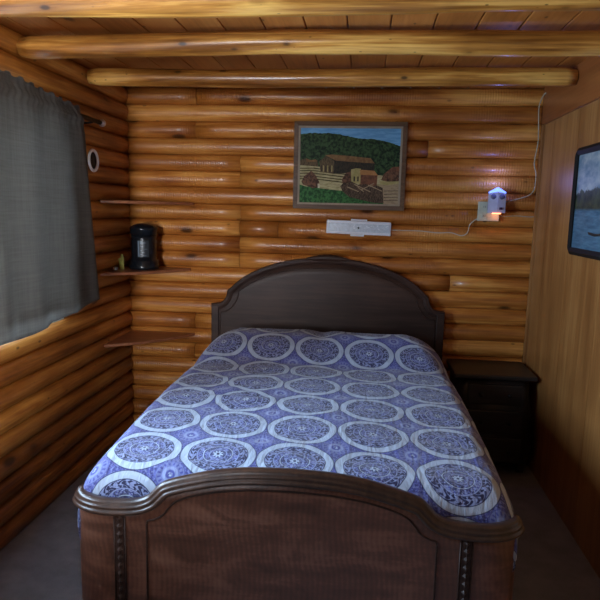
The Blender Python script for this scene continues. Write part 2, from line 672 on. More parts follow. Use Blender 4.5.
# ceiling planks
bm = bmesh.new()
lay = bm.loops.layers.float_color.new('tint')
x = -1.69 - 0.09 + 0.058
k = 0
while x < 1.2:
    n0 = len(bm.faces)
    box(bm, x + 0.0022, x + 0.163 - 0.0022, YF - 0.1, 0.05, ZC, ZC + 0.03, bevel=0.004)
    bm.faces.ensure_lookup_table()
    t = rand_tint(900 + k)
    for f in list(bm.faces)[n0:]:
        for l in f.loops:
            l[lay] = (t[0] * 0.7, t[1], t[2], 1)
    x += 0.163
    k += 1
n0 = len(bm.faces)
box(bm, XL - 0.2, XR + 0.2, YF - 0.1, 0.05, ZC + 0.012, ZC + 0.06)
o = link('ceiling', bm, M_ceil)
tag(o, kind='structure')

# floor
bm = bmesh.new()
box(bm, XL - 0.1, XR + 0.1, YF - 0.1, 0.08, -0.06, 0.0)
o = link('floor', bm, M_carpet)
tag(o, kind='structure')


# peeled log beams
def beam(name, y0, y1, z, r, seed, x0=-1.455):
    bm = bmesh.new()
    n = 50
    m = 22
    rings = []
    x1 = XR - 0.02
    for i in range(n + 1):
        t = i / n
        xx = x0 + (x1 - x0) * t
        yy = y0 + (y1 - y0) * t + 0.006 * math.sin(t * 5 + seed)
        zz = z + 0.005 * math.sin(t * 7 + seed * 2)
        rr = r * (1 + 0.05 * noise.noise(Vector((t * 6, seed, 0))))
        e = 0.82 if i in (0, n) else 1.0
        rings.append([bm.verts.new((xx, yy + math.cos(a) * rr * e * (1 + 0.05 * noise.noise(Vector((t * 9, math.cos(a) * 1.2, math.sin(a) * 1.2 + seed)))),
                                    zz + math.sin(a) * rr * e * (1 + 0.06 * noise.noise(Vector((t * 7 + 9, math.cos(a) * 1.2, math.sin(a) * 1.2 + seed))))))
                      for a in [2 * PI * j / m for j in range(m)]])
    for a, b_ in zip(rings, rings[1:]):
        for j in range(m):
            bm.faces.new((a[j], a[(j + 1) % m], b_[(j + 1) % m], b_[j])).smooth = True
    bm.faces.new(rings[0])
    bm.faces.new(rings[-1])
    o = link(name, bm, M_beam)
    tag(o, kind='structure')


beam('trim_3', -0.575, -0.570, 2.069, 0.043, 1.0, x0=-1.43)
beam('trim_4', -1.18, -1.205, 2.067, 0.045, 2.3, x0=-1.44)
beam('trim_5', -1.70, -1.71, 2.070, 0.050, 4.1)
beam('trim_6', -2.42, -2.42, 2.076, 0.050, 5.2)
beam('trim_7', -3.05, -3.05, 2.076, 0.050, 6.6)
beam('trim_8', -3.70, -3.70, 2.076, 0.050, 7.7)


# windows
def window(name, x_place, s0, s1, z0, z1, mull):
    root = bpy.data.objects.new(name, None)
    COL.objects.link(root)
    tag(root, kind='structure')
    f = bmesh.new()
    w = 0.035

    def bx(a0, a1, d0, d1, b0, b1):
        p0 = x_place(a0, d0, b0)
        p1 = x_place(a1, d1, b1)
        box(f, min(p0[0], p1[0]), max(p0[0], p1[0]), min(p0[1], p1[1]), max(p0[1], p1[1]), b0, b1)
    bx(s0, s1, -0.05, 0.004, z0, z0 + w)
    bx(s0, s1, -0.05, 0.004, z1 - w, z1)
    bx(s0, s0 + w, -0.05, 0.004, z0 + w, z1 - w)
    bx(s1 - w, s1, -0.05, 0.004, z0 + w, z1 - w)
    mm = (s0 + s1) / 2
    if mull:
        bx(mm - 0.015, mm + 0.015, -0.045, 0.0, z0 + w, z1 - w)
    link('window_frame', f, M_winframe, root)
    g = bmesh.new()
    p0, p1 = x_place(s0 + w, -0.032, z0 + w), x_place(s1 - w, -0.028, z1 - w)
    box(g, min(p0[0], p1[0]), max(p0[0], p1[0]), min(p0[1], p1[1]), max(p0[1], p1[1]), z0 + w, z1 - w)
    link('window_pane', g, M_glass, root)


window('window_1', lambda s, d, z: (XL + d, s, z), W_Y0, W_Y1, W_Z0, W_Z1, True)
window('window_assumed_rear', lambda s, d, z: (s, YF + d, z), FW[0], FW[1], FW[2] + 0.008, 1.837, False)  # assumed window, out of view, made for the rear fill light
window('window_assumed_side', lambda s, d, z: (XR - d, s, z), RW[0], RW[1], RW[2], RW[3], False)  # assumed window, out of view, added to brighten the left wall

# ------------------------------------------------------------------ curtain and rod
def curtain():
    bm = bmesh.new()
    nu, nv = 150, 60
    y_b = -1.57
    rows = []
    for j in range(nv + 1):
        v = j / nv                       # 0 top, 1 bottom
        row = []
        for i in range(nu + 1):
            ztop = 1.930 - 0.046 * (1 - i / nu)
            u = i / nu                   # 0 right edge (towards the back wall), 1 out of frame
            zbot = 0.905 + (0.03 * max(0, 1 - u * 3.2) if u < 0.5 else 0.0) + 0.008 * math.sin(u * 22)
            if u > 0.5:
                zbot -= 0.024 * min(1, (u - 0.5) * 14)
            edge = -0.815 + 0.045 * min(1, v * 8) + 0.13 * v ** 1.2
            y = edge + (y_b - edge) * u
            heading = 1.0 if v < 0.045 else 0.0
            z = ztop + 0.006 * math.sin(u * 60) * (1 if v < 0.02 else 0) + (zbot - ztop) * v
            amp = 0.004 + 0.013 * v
            ph = u * 2 * PI * 3.6 + 0.8 * math.sin(v * 2.0 + u * 4)
            x = -1.372 + amp * math.sin(ph) + 0.0022 * math.sin(u * 120 + v * 3) * max(0, 1 - v * 5)
            if 0.035 < v < 0.085:
                x += 0.012 * math.sin((v - 0.035) / 0.05 * PI)
            x -= 0.02 * math.exp(-((1 - u) * 0 + u * 30) ** 1) * v
            row.append(bm.verts.new((x, y, z)))
        rows.append(row)
    for a, b_ in zip(rows, rows[1:]):
        for i in range(nu):
            bm.faces.new((a[i], a[i + 1], b_[i + 1], b_[i])).smooth = True
    bmesh.ops.solidify(bm, geom=list(bm.faces), thickness=0.0018)
    o = link('curtain', bm, M_curtain, smooth=True)
    lb_ = bmesh.new()
    lrows = []
    for j in range(0, 41):
        v = j / 40
        lrow = []
        for i in range(0, 61):
            u = i / 60
            y = (-0.83 + 0.12 * v) * (1 - u) + (y_b + 0.01) * u
            lrow.append(lb_.verts.new((-1.413 + 0.004 * math.sin(u * 30 + v), y, 1.84 + (0.945 - 1.84) * v)))
        lrows.append(lrow)
    for a, b_ in zip(lrows, lrows[1:]):
        for i in range(60):
            lb_.faces.new((a[i], a[i + 1], b_[i + 1], b_[i])).smooth = True
    bmesh.ops.solidify(lb_, geom=list(lb_.faces), thickness=0.001)
    link('bounce_lining', lb_, plain('white_bounce_layer', (0.78, 0.78, 0.76), 0.9), o)  # unseen white layer added to bounce window light onto the logs below
    tag(o, 'grey woven curtain with ruffled heading hanging over the window on the log wall', 'curtain')
    return o


curtain()
rod = empty('curtain_rod', (-1.391, -0.535, 1.850), 'dark curtain rod with a silver end knob above the grey curtain', 'curtain rod')
bm = bmesh.new()
tube(bm, [(0, 0.0, 0), (0, -1.0, 0.002), (0, -2.0, 0)], 0.0115, 12)
link('rod', bm, M_blackm, rod)
bm = bmesh.new()
lathe(bm, [(0.0001, 0.030), (0.010, 0.029), (0.018, 0.021), (0.020, 0.010), (0.016, 0.001), (0.0125, -0.004), (0.013, -0.012), (0.0001, -0.012)], 20, axis='y')
fin = link('finial', bm, M_silver, rod)
for yy in (-0.10, -1.85):
    bm = bmesh.new()
    tube(bm, [(0.0, yy, -0.011), (-0.03, yy, -0.014), (-0.06, yy, -0.014)], 0.005, 8)
    box(bm, -0.064, -0.058, yy - 0.012, yy + 0.012, -0.04, 0.012)
    link('bracket', bm, M_blackm, rod)

# white ring on the left wall
ring = empty('wall_ring', (XL + 0.036, -0.56, 1.655), 'white round ring hanging on the left log wall beside the curtain', 'ring')
bm = bmesh.new()
sect = 14
rings_ = []
for i in range(48):
    a = 2 * PI * i / 48
    rings_.append([bm.verts.new((0.012 + 0.006 * math.sin(2 * PI * j / sect), (0.052 + 0.0105 * math.cos(2 * PI * j / sect)) * math.cos(a),
                                 (0.052 + 0.0085 * math.cos(2 * PI * j / sect)) * math.sin(a))) for j in range(sect)])
for i in range(48):
    a, b_ = rings_[i], rings_[(i + 1) % 48]
    for j in range(sect):
        bm.faces.new((a[j], a[(j + 1) % sect], b_[(j + 1) % sect], b_[j])).smooth = True
link('rim', bm, plain('bright_white_plastic', (0.93, 0.94, 0.96), 0.3, namt=0.02), ring)
bm = bmesh.new()
lathe(bm, [(0.0001, 0.0), (0.044, 0.0), (0.046, 0.006), (0.0001, 0.008)], 36, axis='x')
link('dark_face', bm, M_dark, ring)

# ------------------------------------------------------------------ corner shelves
def corner_shelf(zt, label, yl, xb):
    bm = bmesh.new()
    th = 0.017
    xc, yc = XL + 0.027, -0.027
    pts = [(xc, yc), (xc, yl)]
    n = 18
    for i in range(1, n):
        t = i / n
        x_ = xc + (xb - xc) * t
        y_ = yl + (yc - yl) * t
        bul = 0.045 * math.sin(t * PI)
        pts.append((x_ + bul * 0.7, y_ - bul * 0.7))
    pts.append((xb, yc))
    top = [bm.verts.new((p[0], p[1], zt)) for p in pts]
    bot = [bm.verts.new((p[0], p[1], zt - th)) for p in pts]
    bm.faces.new(top)
    bm.faces.new(bot)
    m = len(pts)
    for i in range(m):
        bm.faces.new((top[i], top[(i + 1) % m], bot[(i + 1) % m], bot[i]))
    o = link('corner_shelf', bm, M_shelf)
    bv = o.modifiers.new('bevel', 'BEVEL')
    bv.width = 0.003
    bv.segments = 2
    bv.limit_method = 'ANGLE'
    return tag(o, label, 'shelf', 'three corner shelves on the log walls')


corner_shelf(1.452, 'empty thin reddish corner shelf, topmost of the three', -0.45, -1.04)
corner_shelf(1.050, 'reddish wooden corner shelf carrying the black canister', -0.47, -1.06)
corner_shelf(0.640, 'empty reddish corner shelf nearest the bed, lowest of the three', -0.46, -1.03)

# black canister
can = empty('canister', (-1.310, -0.16, 1.0505), 'glossy black canister with a domed lid on the middle corner shelf', 'canister')
bm = bmesh.new()
lathe(bm, [(0.0001, 0.0), (0.080, 0.0), (0.083, 0.008), (0.083, 0.022), (0.079, 0.030), (0.078, 0.050), (0.074, 0.056), (0.070, 0.058), (0.0695, 0.12), (0.068, 0.18), (0.070, 0.200), (0.0001, 0.200)], 48)
for v_ in bm.verts:
    v_.co.x *= 1.06
    v_.co.y *= 1.06
link('body', bm, M_black, can)
bm = bmesh.new()
lathe(bm, [(0.0001, 0.2005), (0.074, 0.2005), (0.079, 0.206), (0.080, 0.228), (0.083, 0.236), (0.083, 0.244), (0.076, 0.252), (0.060, 0.262), (0.035, 0.270), (0.0001, 0.273)], 48)
link('lid', bm, M_black, can)
# curved label with pale marks
M_can_label = plain('grey_label', (0.018, 0.026, 0.034), 0.35)
M_can_mark = plain('label_mark', (0.13, 0.17, 0.21), 0.4)
bm = bmesh.new()


def arc_patch(bm, r, a0, a1, z0, z1, mi, n=8):
    vs = []
    for i in range(n + 1):
        a = math.radians(a0 + (a1 - a0) * i / n)
        vs.append([bm.verts.new((r_ * math.sin(a), -r_ * math.cos(a), z)) for r_ in (r, r - 0.002) for z in (z0, z1)])
    for p, q in zip(vs, vs[1:]):
        for k_ in ((0, 1), (1, 3), (3, 2), (2, 0)):
            f = bm.faces.new((p[k_[0]], q[k_[0]], q[k_[1]], p[k_[1]]))
            f.material_index = mi
    for e in (vs[0], vs[-1]):
        bm.faces.new((e[0], e[1], e[3], e[2])).material_index = mi


arc_patch(bm, 0.0755, -8, 42, 0.075, 0.172, 0)
arc_patch(bm, 0.0762, -8, -1, 0.078, 0.170, 1)
arc_patch(bm, 0.0762, 2, 14, 0.150, 0.169, 1)
arc_patch(bm, 0.0762, 10, 30, 0.156, 0.161, 1)
for zz, a0, a1 in ((0.138, 3, 8), (0.134, 8, 20), (0.120, 22, 34), (0.112, 4, 10), (0.100, 10, 24), (0.088, 3, 12), (0.082, 14, 30)):
    arc_patch(bm, 0.0762, a0, a1, zz, zz + 0.004, 1)
link('label', bm, [M_can_label, M_can_mark], can)


# small items left of the canister
M_yel = plain('yellow_green', (0.50, 0.52, 0.12), 0.5)
bm = bmesh.new()
vs = [bm.verts.new(p) for p in ((-0.014, -0.004, 0), (0.014, -0.004, 0), (0.010, 0.004, 0), (-0.010, 0.004, 0),
                                (-0.020, -0.003, 0.062), (0.010, -0.003, 0.072), (0.006, 0.003, 0.070), (-0.014, 0.003, 0.060))]
for q in ((0, 1, 2, 3), (4, 5, 6, 7), (0, 1, 5, 4), (1, 2, 6, 5), (2, 3, 7, 6), (3, 0, 4, 7)):
    bm.faces.new([vs[i] for i in q])
box(bm, -0.006, 0.006, -0.003, 0.003, 0.064, 0.088)
o = link('yellow_tag', bm, M_yel)
o.location = (-1.418, -0.235, 1.0505)
tag(o, 'small yellow-green card standing left of the black canister', 'card')
bm = bmesh.new()
lathe(bm, [(0.0001, 0), (0.010, 0.001), (0.015, 0.006), (0.015, 0.014), (0.010, 0.021), (0.0001, 0.024)], 20)
o = link('small_bulb', bm, plain('grey_ball', (0.22, 0.24, 0.28), 0.25))
o.location = (-1.425, -0.315, 1.0505)
tag(o, 'tiny grey ball on the middle corner shelf near its front tip', 'ball')

# ------------------------------------------------------------------ bed
bed = empty('bed', (-0.21, -0.075, 0.0), 'antique dark wooden bed with arched headboard and footboard against the log wall', 'bed', rz=0.0104)


def sym(pts):
    """mirror (u,z) points given for u>=0"""
    l = [(-u, z) for u, z in reversed(pts) if u > 0]
    return l + pts


def offset_down(path, d):
    return [(u, z - d) for u, z in path]


# headboard: local x = u, local y = depth (negative towards the footboard)
HB = [(0, 1.140), (0.16, 1.130), (0.30, 1.100), (0.43, 1.052), (0.52, 0.998), (0.575, 0.950), (0.598, 0.930), (0.603, 0.905), (0.612, 0.882), (0.632, 0.858), (0.658, 0.846), (0.700, 0.842)]


def poly_smooth(pts, breaks=()):
    """smooth a (u,z) list"""
    out = smooth_path([Vector((u, z, 0)) for u, z in pts], 5)
    return [(p.x, p.y) for p in out]


hb_half = poly_smooth(HB[:6]) + [(0.598, 0.930)] + poly_smooth(HB[7:])
hb_full = sym(hb_half)


def ribbon_board(bm, prof, ymap, zlow, th, top_inset=0.0):
    """solid board standing under a top profile; ymap(u) -> (x, y, outward)"""
    front, back = [], []
    nz = 10
    for u, z in prof:
        x_, y_, nrm = ymap(u)
        zt = z - top_inset
        fr, bk = [], []
        for k_ in range(nz + 1):
            zz = zlow + (zt - zlow) * k_ / nz
            fr.append(bm.verts.new((x_, y_, zz)))
            bk.append(bm.verts.new((x_ - nrm[0] * th, y_ - nrm[1] * th, zz)))
        front.append(fr)
        back.append(bk)
    m = len(prof)
    for i in range(m - 1):
        for k_ in range(nz):
            bm.faces.new((front[i][k_], front[i + 1][k_], front[i + 1][k_ + 1], front[i][k_ + 1])).smooth = True
            bm.faces.new((back[i][k_], back[i + 1][k_], back[i + 1][k_ + 1], back[i][k_ + 1]))
        bm.faces.new((front[i][nz], front[i + 1][nz], back[i + 1][nz], back[i][nz]))
        bm.faces.new((front[i][0], front[i + 1][0], back[i + 1][0], back[i][0]))
    for i in (0, m - 1):
        for k_ in range(nz):
            bm.faces.new((front[i][k_], front[i][k_ + 1], back[i][k_ + 1], back[i][k_]))


flat = lambda u: (u, -0.022, (0, -1))
bm = bmesh.new()
ribbon_board(bm, hb_full, flat, 0.22, 0.030, 0.006)
hb = link('headboard', bm, M_bed, bed)
SECT_HB = [(-0.030, -0.030), (-0.002, -0.030), (0.004, -0.020), (0.004, 0.002), (0.0, 0.009), (-0.005, 0.010), (-0.008, 0.006), (-0.012, 0.011), (-0.018, 0.012), (-0.022, 0.007), (-0.027, 0.008), (-0.031, 0.004), (-0.033, -0.002)]
bm = bmesh.new()
path = [Vector((u, -0.022, z)) for u, z in hb_full]
sweep(bm, path, [Vector((0, -1, 0))] * len(path), SECT_HB)
link('top_molding', bm, M_bed, hb)
# inner incised bead on the headboard
inner = poly_smooth([(0, 1.085), (0.16, 1.076), (0.30, 1.046), (0.42, 0.998), (0.50, 0.952), (0.535, 0.925)]) + poly_smooth([(0.535, 0.905), (0.548, 0.868), (0.575, 0.828), (0.61, 0.80), (0.645, 0.795)]) + [(0.647, 0.70), (0.647, 0.40)]
bm = bmesh.new()
path = [Vector((u, -0.023, z)) for u, z in sym(inner)]
tube(bm, path, 0.0042, 8)
link('bead', bm, M_bed, hb)
# carved crest
bm = bmesh.new()
crest = []
for i in range(33):
    u = -0.13 + 0.26 * i / 32
    w_ = math.cos(u / 0.13 * PI / 2)
    zt = 1.140 - 0.35 * u * u / 0.16 * 0.16
    crest.append((u, zt + 0.004 + 0.016 * w_ ** 0.7 + 0.004 * abs(math.sin(u * 90)) * w_, zt - 0.004 - 0.012 * w_))
fr = [[bm.verts.new((u, -0.036 - dpt, z_)) for z_, dpt in ((a, 0.0), ((a + b__) / 2 + 0.004, 0.007), ((a + b__) / 2 - 0.004, 0.005), (b__, 0.0))] + [bm.verts.new((u, -0.014, b__)), bm.verts.new((u, -0.014, a))] for u, a, b__ in crest]
for a, b_ in zip(fr, fr[1:]):
    for k_ in range(6):
        bm.faces.new((a[k_], a[(k_ + 1) % 6], b_[(k_ + 1) % 6], b_[k_])).smooth = True
bm.faces.new(fr[0])
bm.faces.new(fr[-1])
link('crest', bm, M_bed, hb)
for s in (-1, 1):
    bm = bmesh.new()
    box(bm, s * 0.700 - (0.0 if s < 0 else 0.045), s * 0.700 + (0.045 if s < 0 else 0.0), -0.034, 0.008, 0.0, 0.835, bevel=0.004)
    link('post', bm, M_bed, bed)

# footboard: plan bows back at both ends
FY = -1.918  # local y of the flat front face


def foot_map(u):
    au = abs(u)
    flat_u, R_x, R_y = 0.565, 0.117, 0.075
    if au <= flat_u:
        return (u, FY, (0, -1))
    t = min(1.0, (au - flat_u) / R_x)
    ang = math.asin(t)
    x_ = flat_u + R_x * math.sin(ang)
    y_ = FY + R_y * (1 - math.cos(ang))
    n = Vector((math.sin(ang) / R_x, -math.cos(ang) / R_y)).normalized()
    return (math.copysign(x_, u), y_, (math.copysign(n.x, u), n.y))


FB = [(0, 0.672), (0.12, 0.668), (0.22, 0.655), (0.31, 0.633), (0.365, 0.616), (0.392, 0.603), (0.415, 0.580), (0.435, 0.561), (0.470, 0.547), (0.52, 0.541), (0.565, 0.540)]
FB = [(u, z - 0.010) for u, z in FB]
fb_half = poly_smooth(FB)
for i in range(1, 15):
    ang = (PI / 2) * i / 14
    fb_half.append((0.565 + 0.117 * math.sin(ang), 0.530 + 0.006 * i / 14))
fb_full = sym(fb_half)
bm = bmesh.new()
ribbon_board(bm, fb_full, foot_map, 0.13, 0.028, 0.02)
fb = link('footboard', bm, M_burl, bed)
SECT_FB = [(-0.040, -0.022), (-0.006, -0.032), (0.002, -0.026), (0.005, -0.012), (0.003, 0.000), (-0.003, 0.006), (-0.008, 0.005), (-0.011, 0.010), (-0.017, 0.013), (-0.021, 0.010), (-0.024, 0.015), (-0.031, 0.019), (-0.037, 0.015), (-0.040, 0.006)]
path, outs = [], []
for u, z in fb_full:
    x_, y_, n = foot_map(u)
    path.append(Vector((x_, y_, z)))
    outs.append(Vector((n[0], n[1], 0)))
bm = bmesh.new()
sweep(bm, path, outs, SECT_FB)
link('top_molding', bm, M_bedz, fb)
# bead following the arch
inner = poly_smooth([(0, 0.602), (0.12, 0.598), (0.22, 0.585), (0.30, 0.565), (0.345, 0.545), (0.368, 0.522), (0.385, 0.500), (0.41, 0.484), (0.433, 0.478)]) + [(0.437, 0.465), (0.437, 0.14)]
bm = bmesh.new()
tube(bm, [Vector((u, FY - 0.0005, z)) for u, z in sym(inner)], 0.0032, 8)
link('bead', bm, M_bed, fb)
# carved upright strips
for s in (-1, 1):
    bm = bmesh.new()
    xs = s * 0.522
    box(bm, xs - 0.013, xs + 0.013, FY - 0.004, FY + 0.003, 0.14, 0.494)
    for e_ in (-0.017, 0.017):
        tube(bm, [(xs + e_, FY - 0.001, 0.14), (xs + e_, FY - 0.001, 0.49)], 0.003, 8)
    for k_ in range(11):
        zc = 0.478 - k_ * 0.026
        ws = 0.010 - 0.0003 * k_
        vs = [bm.verts.new(p) for p in ((xs, FY - 0.004, zc + 0.013), (xs + ws, FY - 0.004, zc + 0.004), (xs, FY - 0.004, zc - 0.013), (xs - ws, FY - 0.004, zc + 0.004), (xs, FY - 0.012, zc + 0.002))]
        for a, b_ in ((0, 1), (1, 2), (2, 3), (3, 0)):
            bm.faces.new((vs[a], vs[b_], vs[4]))
    st = link('carved_strip', bm, M_bed, fb)
# feet
for s in (-1, 1):
    bm = bmesh.new()
    box(bm, s * 0.64 - 0.03, s * 0.64 + 0.03, FY + 0.035, FY + 0.10, 0.0, 0.14, bevel=0.006)
    link('foot', bm, M_bedz, bed)
# side rails
for s in (-1, 1):
    bm = bmesh.new()
    box(bm, s * 0.675 - 0.012, s * 0.675 + 0.012, FY + 0.13, -0.035, 0.20, 0.34, bevel=0.003)
    link('side_rail', bm, M_bedz, bed)
bm = bmesh.new()
box(bm, -0.660, 0.660, FY + 0.14, -0.06, 0.22, 0.30)
link('slat_base', bm, M_bedz, bed)

# mattress (under the bedspread)
bm = bmesh.new()
box(bm, -0.645, 0.645, -1.855, -0.085, 0.302, 0.575, bevel=0.04)
o = link('mattress', bm, plain('mattress_ticking', (0.6, 0.6, 0.6), 0.9))
o.location = (-0.21, -0.075, 0)
o.rotation_euler = (0, 0, 0.0104)
tag(o, 'thick mattress hidden under the blue bedspread on the bed', 'mattress')


# bedspread
def bedspread():
    nu, nv = 220, 300
    # arc profile along the bed (local y, z), from foot to head
    long_pts = smooth_path([Vector(p) for p in ((0, -1.878, 0.470), (0, -1.874, 0.540), (0, -1.845, 0.588), (0, -1.78, 0.610), (0, -1.50, 0.632), (0, -1.10, 0.645), (0, -0.78, 0.643),
                                                 (0, -0.675, 0.642), (0, -0.615, 0.666), (0, -0.53, 0.714), (0, -0.46, 0.744), (0, -0.40, 0.753), (0, -0.30, 0.745), (0, -0.18, 0.715), (0, -0.075, 0.66))], 12)
    arc = [0.0]
    for a, b_ in zip(long_pts, long_pts[1:]):
        arc.append(arc[-1] + (b_ - a).length)
    L = arc[-1]

    def at(s):
        s = max(0, min(L, s))
        lo = 0
        for i in range(len(arc) - 1):
            if arc[i + 1] >= s:
                lo = i
                break
        t = (s - arc[lo]) / max(1e-9, arc[lo + 1] - arc[lo])
        return long_pts[lo].lerp(long_pts[lo + 1], t)
    HW = 0.675
    RND = 0.085
    drop = 0.165
    flat_w = HW - RND
    tot = flat_w + RND * PI / 2 + drop
    s_ref = None
    for i, p in enumerate(long_pts):
        if p.y > -0.795:
            s_ref = arc[i]
            break
    bm = bmesh.new()
    uvl = bm.loops.layers.uv.new('UVMap')
    grid = []
    for j in range(nv + 1):
        s = L * j / nv
        p = at(s)
        row = []
        # pillow zone narrows and rounds
        pz = max(0.0, min(1.0, (p.y + 0.70) / 0.25))
        endr = max(0.0, min(1.0, (-1.66 - p.y) / 0.21))
        hw = HW - 0.005 + 0.004 * endr
        rnd = RND + 0.14 * pz
        fw = hw - rnd
        for i in range(nu + 1):
            w = -tot + 2 * tot * i / nu
            a = abs(w)
            if a < fw:
                x_, dzz = a, 0.0
            elif a < fw + rnd * PI / 2:
                th = (a - fw) / rnd
                x_, dzz = fw + rnd * math.sin(th), -rnd * (1 - math.cos(th))
            else:
                e = a - fw - rnd * PI / 2
                x_, dzz = hw + (0.012 * math.sin(s * 14) * (1 - endr) - 0.07 * endr) * min(1, e * 6), -rnd - e
            x_ = math.copysign(x_, w)
            z = p.z + dzz
            # crown of the mattress, soft sag and wrinkles
            crown = 0.010 * (1 - (min(a, HW) / HW) ** 2)
            wr = 0.0035 * noise.noise(Vector((w * 3.1 + s * 2.2, s * 9.0, 1.0))) + 0.0018 * noise.noise(Vector((w * 9 + s * 6, s * 26, 4.0)))
            if pz > 0.05:
                dip = math.exp(-((x_ + 0.0) / 0.05) ** 2) * 0.006 * pz
                wr -= dip
            diag = 0.0022 * math.sin((x_ * 0.55 - p.y) * 62 + 2.0 * noise.noise(Vector((x_ * 2, p.y * 2, 0)))) * math.exp(-((x_ + 0.35) / 0.30) ** 2) * math.exp(-((p.y + 1.15) / 0.35) ** 2)
            z += crown + (wr * 2.4 + diag * 1.4) * (1 if a < fw + 0.03 else 0.3)
            z = max(z, 0.30)
            vtx = bm.verts.new((x_, p.y, z))
            row.append((vtx, w, s))
        grid.append(row)
    for r0, r1 in zip(grid, grid[1:]):
        for i in range(nu):
            q = (r0[i], r0[i + 1], r1[i + 1], r1[i])
            f = bm.faces.new([t[0] for t in q])
            f.smooth = True
            for l, t in zip(f.loops, q):
                # columns of medallions at world x = -.46, -.20, .06 ; rows tilt slightly
                uu = (t[1] + 0.257) / 0.255 + 0.5
                vv = (t[2] - s_ref + t[1] * 0.07) / 0.244 + 0.5
                l[uvl].uv = (uu, vv)
    o = link('bedspread', bm, M_spread, smooth=True)
    o.location = (-0.21, -0.075, 0)
    o.rotation_euler = (0, 0, 0.0104)
    sol = o.modifiers.new('solid', 'SOLIDIFY')
    sol.thickness = 0.003
    sol.offset = 1
    tag(o, 'blue and white bedspread with a large round medallion pattern spread over the bed', 'bedspread')


bedspread()

# ------------------------------------------------------------------ nightstand
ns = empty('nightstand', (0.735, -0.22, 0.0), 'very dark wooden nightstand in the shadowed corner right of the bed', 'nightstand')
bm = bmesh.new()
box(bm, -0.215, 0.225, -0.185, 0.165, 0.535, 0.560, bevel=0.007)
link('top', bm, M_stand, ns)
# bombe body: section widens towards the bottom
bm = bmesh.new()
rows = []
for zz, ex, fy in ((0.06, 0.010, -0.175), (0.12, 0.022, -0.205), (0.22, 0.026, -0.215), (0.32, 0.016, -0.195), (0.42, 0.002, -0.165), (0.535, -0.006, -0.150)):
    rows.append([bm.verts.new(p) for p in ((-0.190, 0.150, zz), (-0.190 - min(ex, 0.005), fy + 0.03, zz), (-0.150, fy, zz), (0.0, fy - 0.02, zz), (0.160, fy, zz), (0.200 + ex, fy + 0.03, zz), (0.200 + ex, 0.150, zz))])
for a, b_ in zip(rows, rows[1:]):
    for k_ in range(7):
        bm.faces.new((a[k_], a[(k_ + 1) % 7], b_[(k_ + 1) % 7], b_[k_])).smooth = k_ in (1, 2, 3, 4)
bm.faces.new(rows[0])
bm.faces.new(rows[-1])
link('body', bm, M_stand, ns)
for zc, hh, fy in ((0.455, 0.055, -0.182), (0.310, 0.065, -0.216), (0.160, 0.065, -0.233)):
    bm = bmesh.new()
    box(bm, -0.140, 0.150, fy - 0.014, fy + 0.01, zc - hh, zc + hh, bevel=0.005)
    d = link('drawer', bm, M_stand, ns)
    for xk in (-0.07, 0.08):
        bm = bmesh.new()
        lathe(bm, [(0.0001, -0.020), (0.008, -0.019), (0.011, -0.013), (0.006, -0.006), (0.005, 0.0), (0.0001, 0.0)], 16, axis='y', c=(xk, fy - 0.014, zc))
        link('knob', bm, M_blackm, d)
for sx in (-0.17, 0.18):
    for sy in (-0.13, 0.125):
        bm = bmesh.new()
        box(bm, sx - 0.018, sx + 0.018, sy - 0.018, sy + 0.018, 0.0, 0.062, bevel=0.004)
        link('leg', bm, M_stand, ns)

# ------------------------------------------------------------------ framed landscape on the back wall
PX0, PX1, PZ0, PZ1 = -0.428, 0.226, 1.430, 1.933
pic = empty('framed_picture', ((PX0 + PX1) / 2, -0.046, PZ0), 'wood framed farm landscape with barns and green hill on the back log wall', 'picture')
W, H = PX1 - PX0, PZ1 - PZ0


def frame_ring(bm, w, h, t, y0, y1, bevel=0.0, x0=None, mi=0):
    hw = w / 2
    o_ = [(-hw, 0), (hw, 0), (hw, h), (-hw, h)]
    i_ = [(-hw + t, t), (hw - t, t), (hw - t, h - t), (-hw + t, h - t)]
    for k_ in range(4):
        a, b_ = k_, (k_ + 1) % 4
        pts = [o_[a], o_[b_], i_[b_], i_[a]]
        v0 = [bm.verts.new((p[0], y0, p[1])) for p in pts]
        yy = [y1 + bevel, y1 + bevel, y1, y1]
        v1 = [bm.verts.new((p[0], yy[n_], p[1])) for n_, p in enumerate(pts)]
        for f in ((v0[0], v0[1], v0[2], v0[3]), (v1[0], v1[1], v1[2], v1[3])):
            bm.faces.new(f).material_index = mi
        for n_ in range(4):
            m_ = (n_ + 1) % 4
            bm.faces.new((v0[n_], v0[m_], v1[m_], v1[n_])).material_index = mi


bm = bmesh.new()
frame_ring(bm, W, H, 0.026, 0.004, -0.022, bevel=0.006)
fr_ = link('frame', bm, M_frame, pic)
bm = bmesh.new()
hw = W / 2 - 0.0255
vv0 = H - 0.051


def shift_ring(bm, w, h, t, y0, y1, zoff):
    n0 = len(bm.verts)
    frame_ring(bm, w, h, t, y0, y1, bevel=-0.0)
    bm.verts.ensure_lookup_table()
    for v_ in list(bm.verts)[n0:]:
        v_.co.z += zoff


shift_ring(bm, W - 0.0515, H - 0.0515, 0.011, 0.002, -0.016, 0.0258)
link('liner', bm, M_liner, fr_)

# painted scene: pigment areas as very low relief (as carved) on one panel
CW0, CW1 = -W / 2 + 0.036, W / 2 - 0.036
CH0, CH1 = 0.036, H - 0.036


def cv(px, py):
    """crop pixel of the picture -> panel x,z"""
    u = (px - 92) / (520 - 92)
    v = (405 - py) / (405 - 78)
    return CW0 + (CW1 - CW0) * min(1, max(0, u)), CH0 + (CH1 - CH0) * min(1, max(0, v))


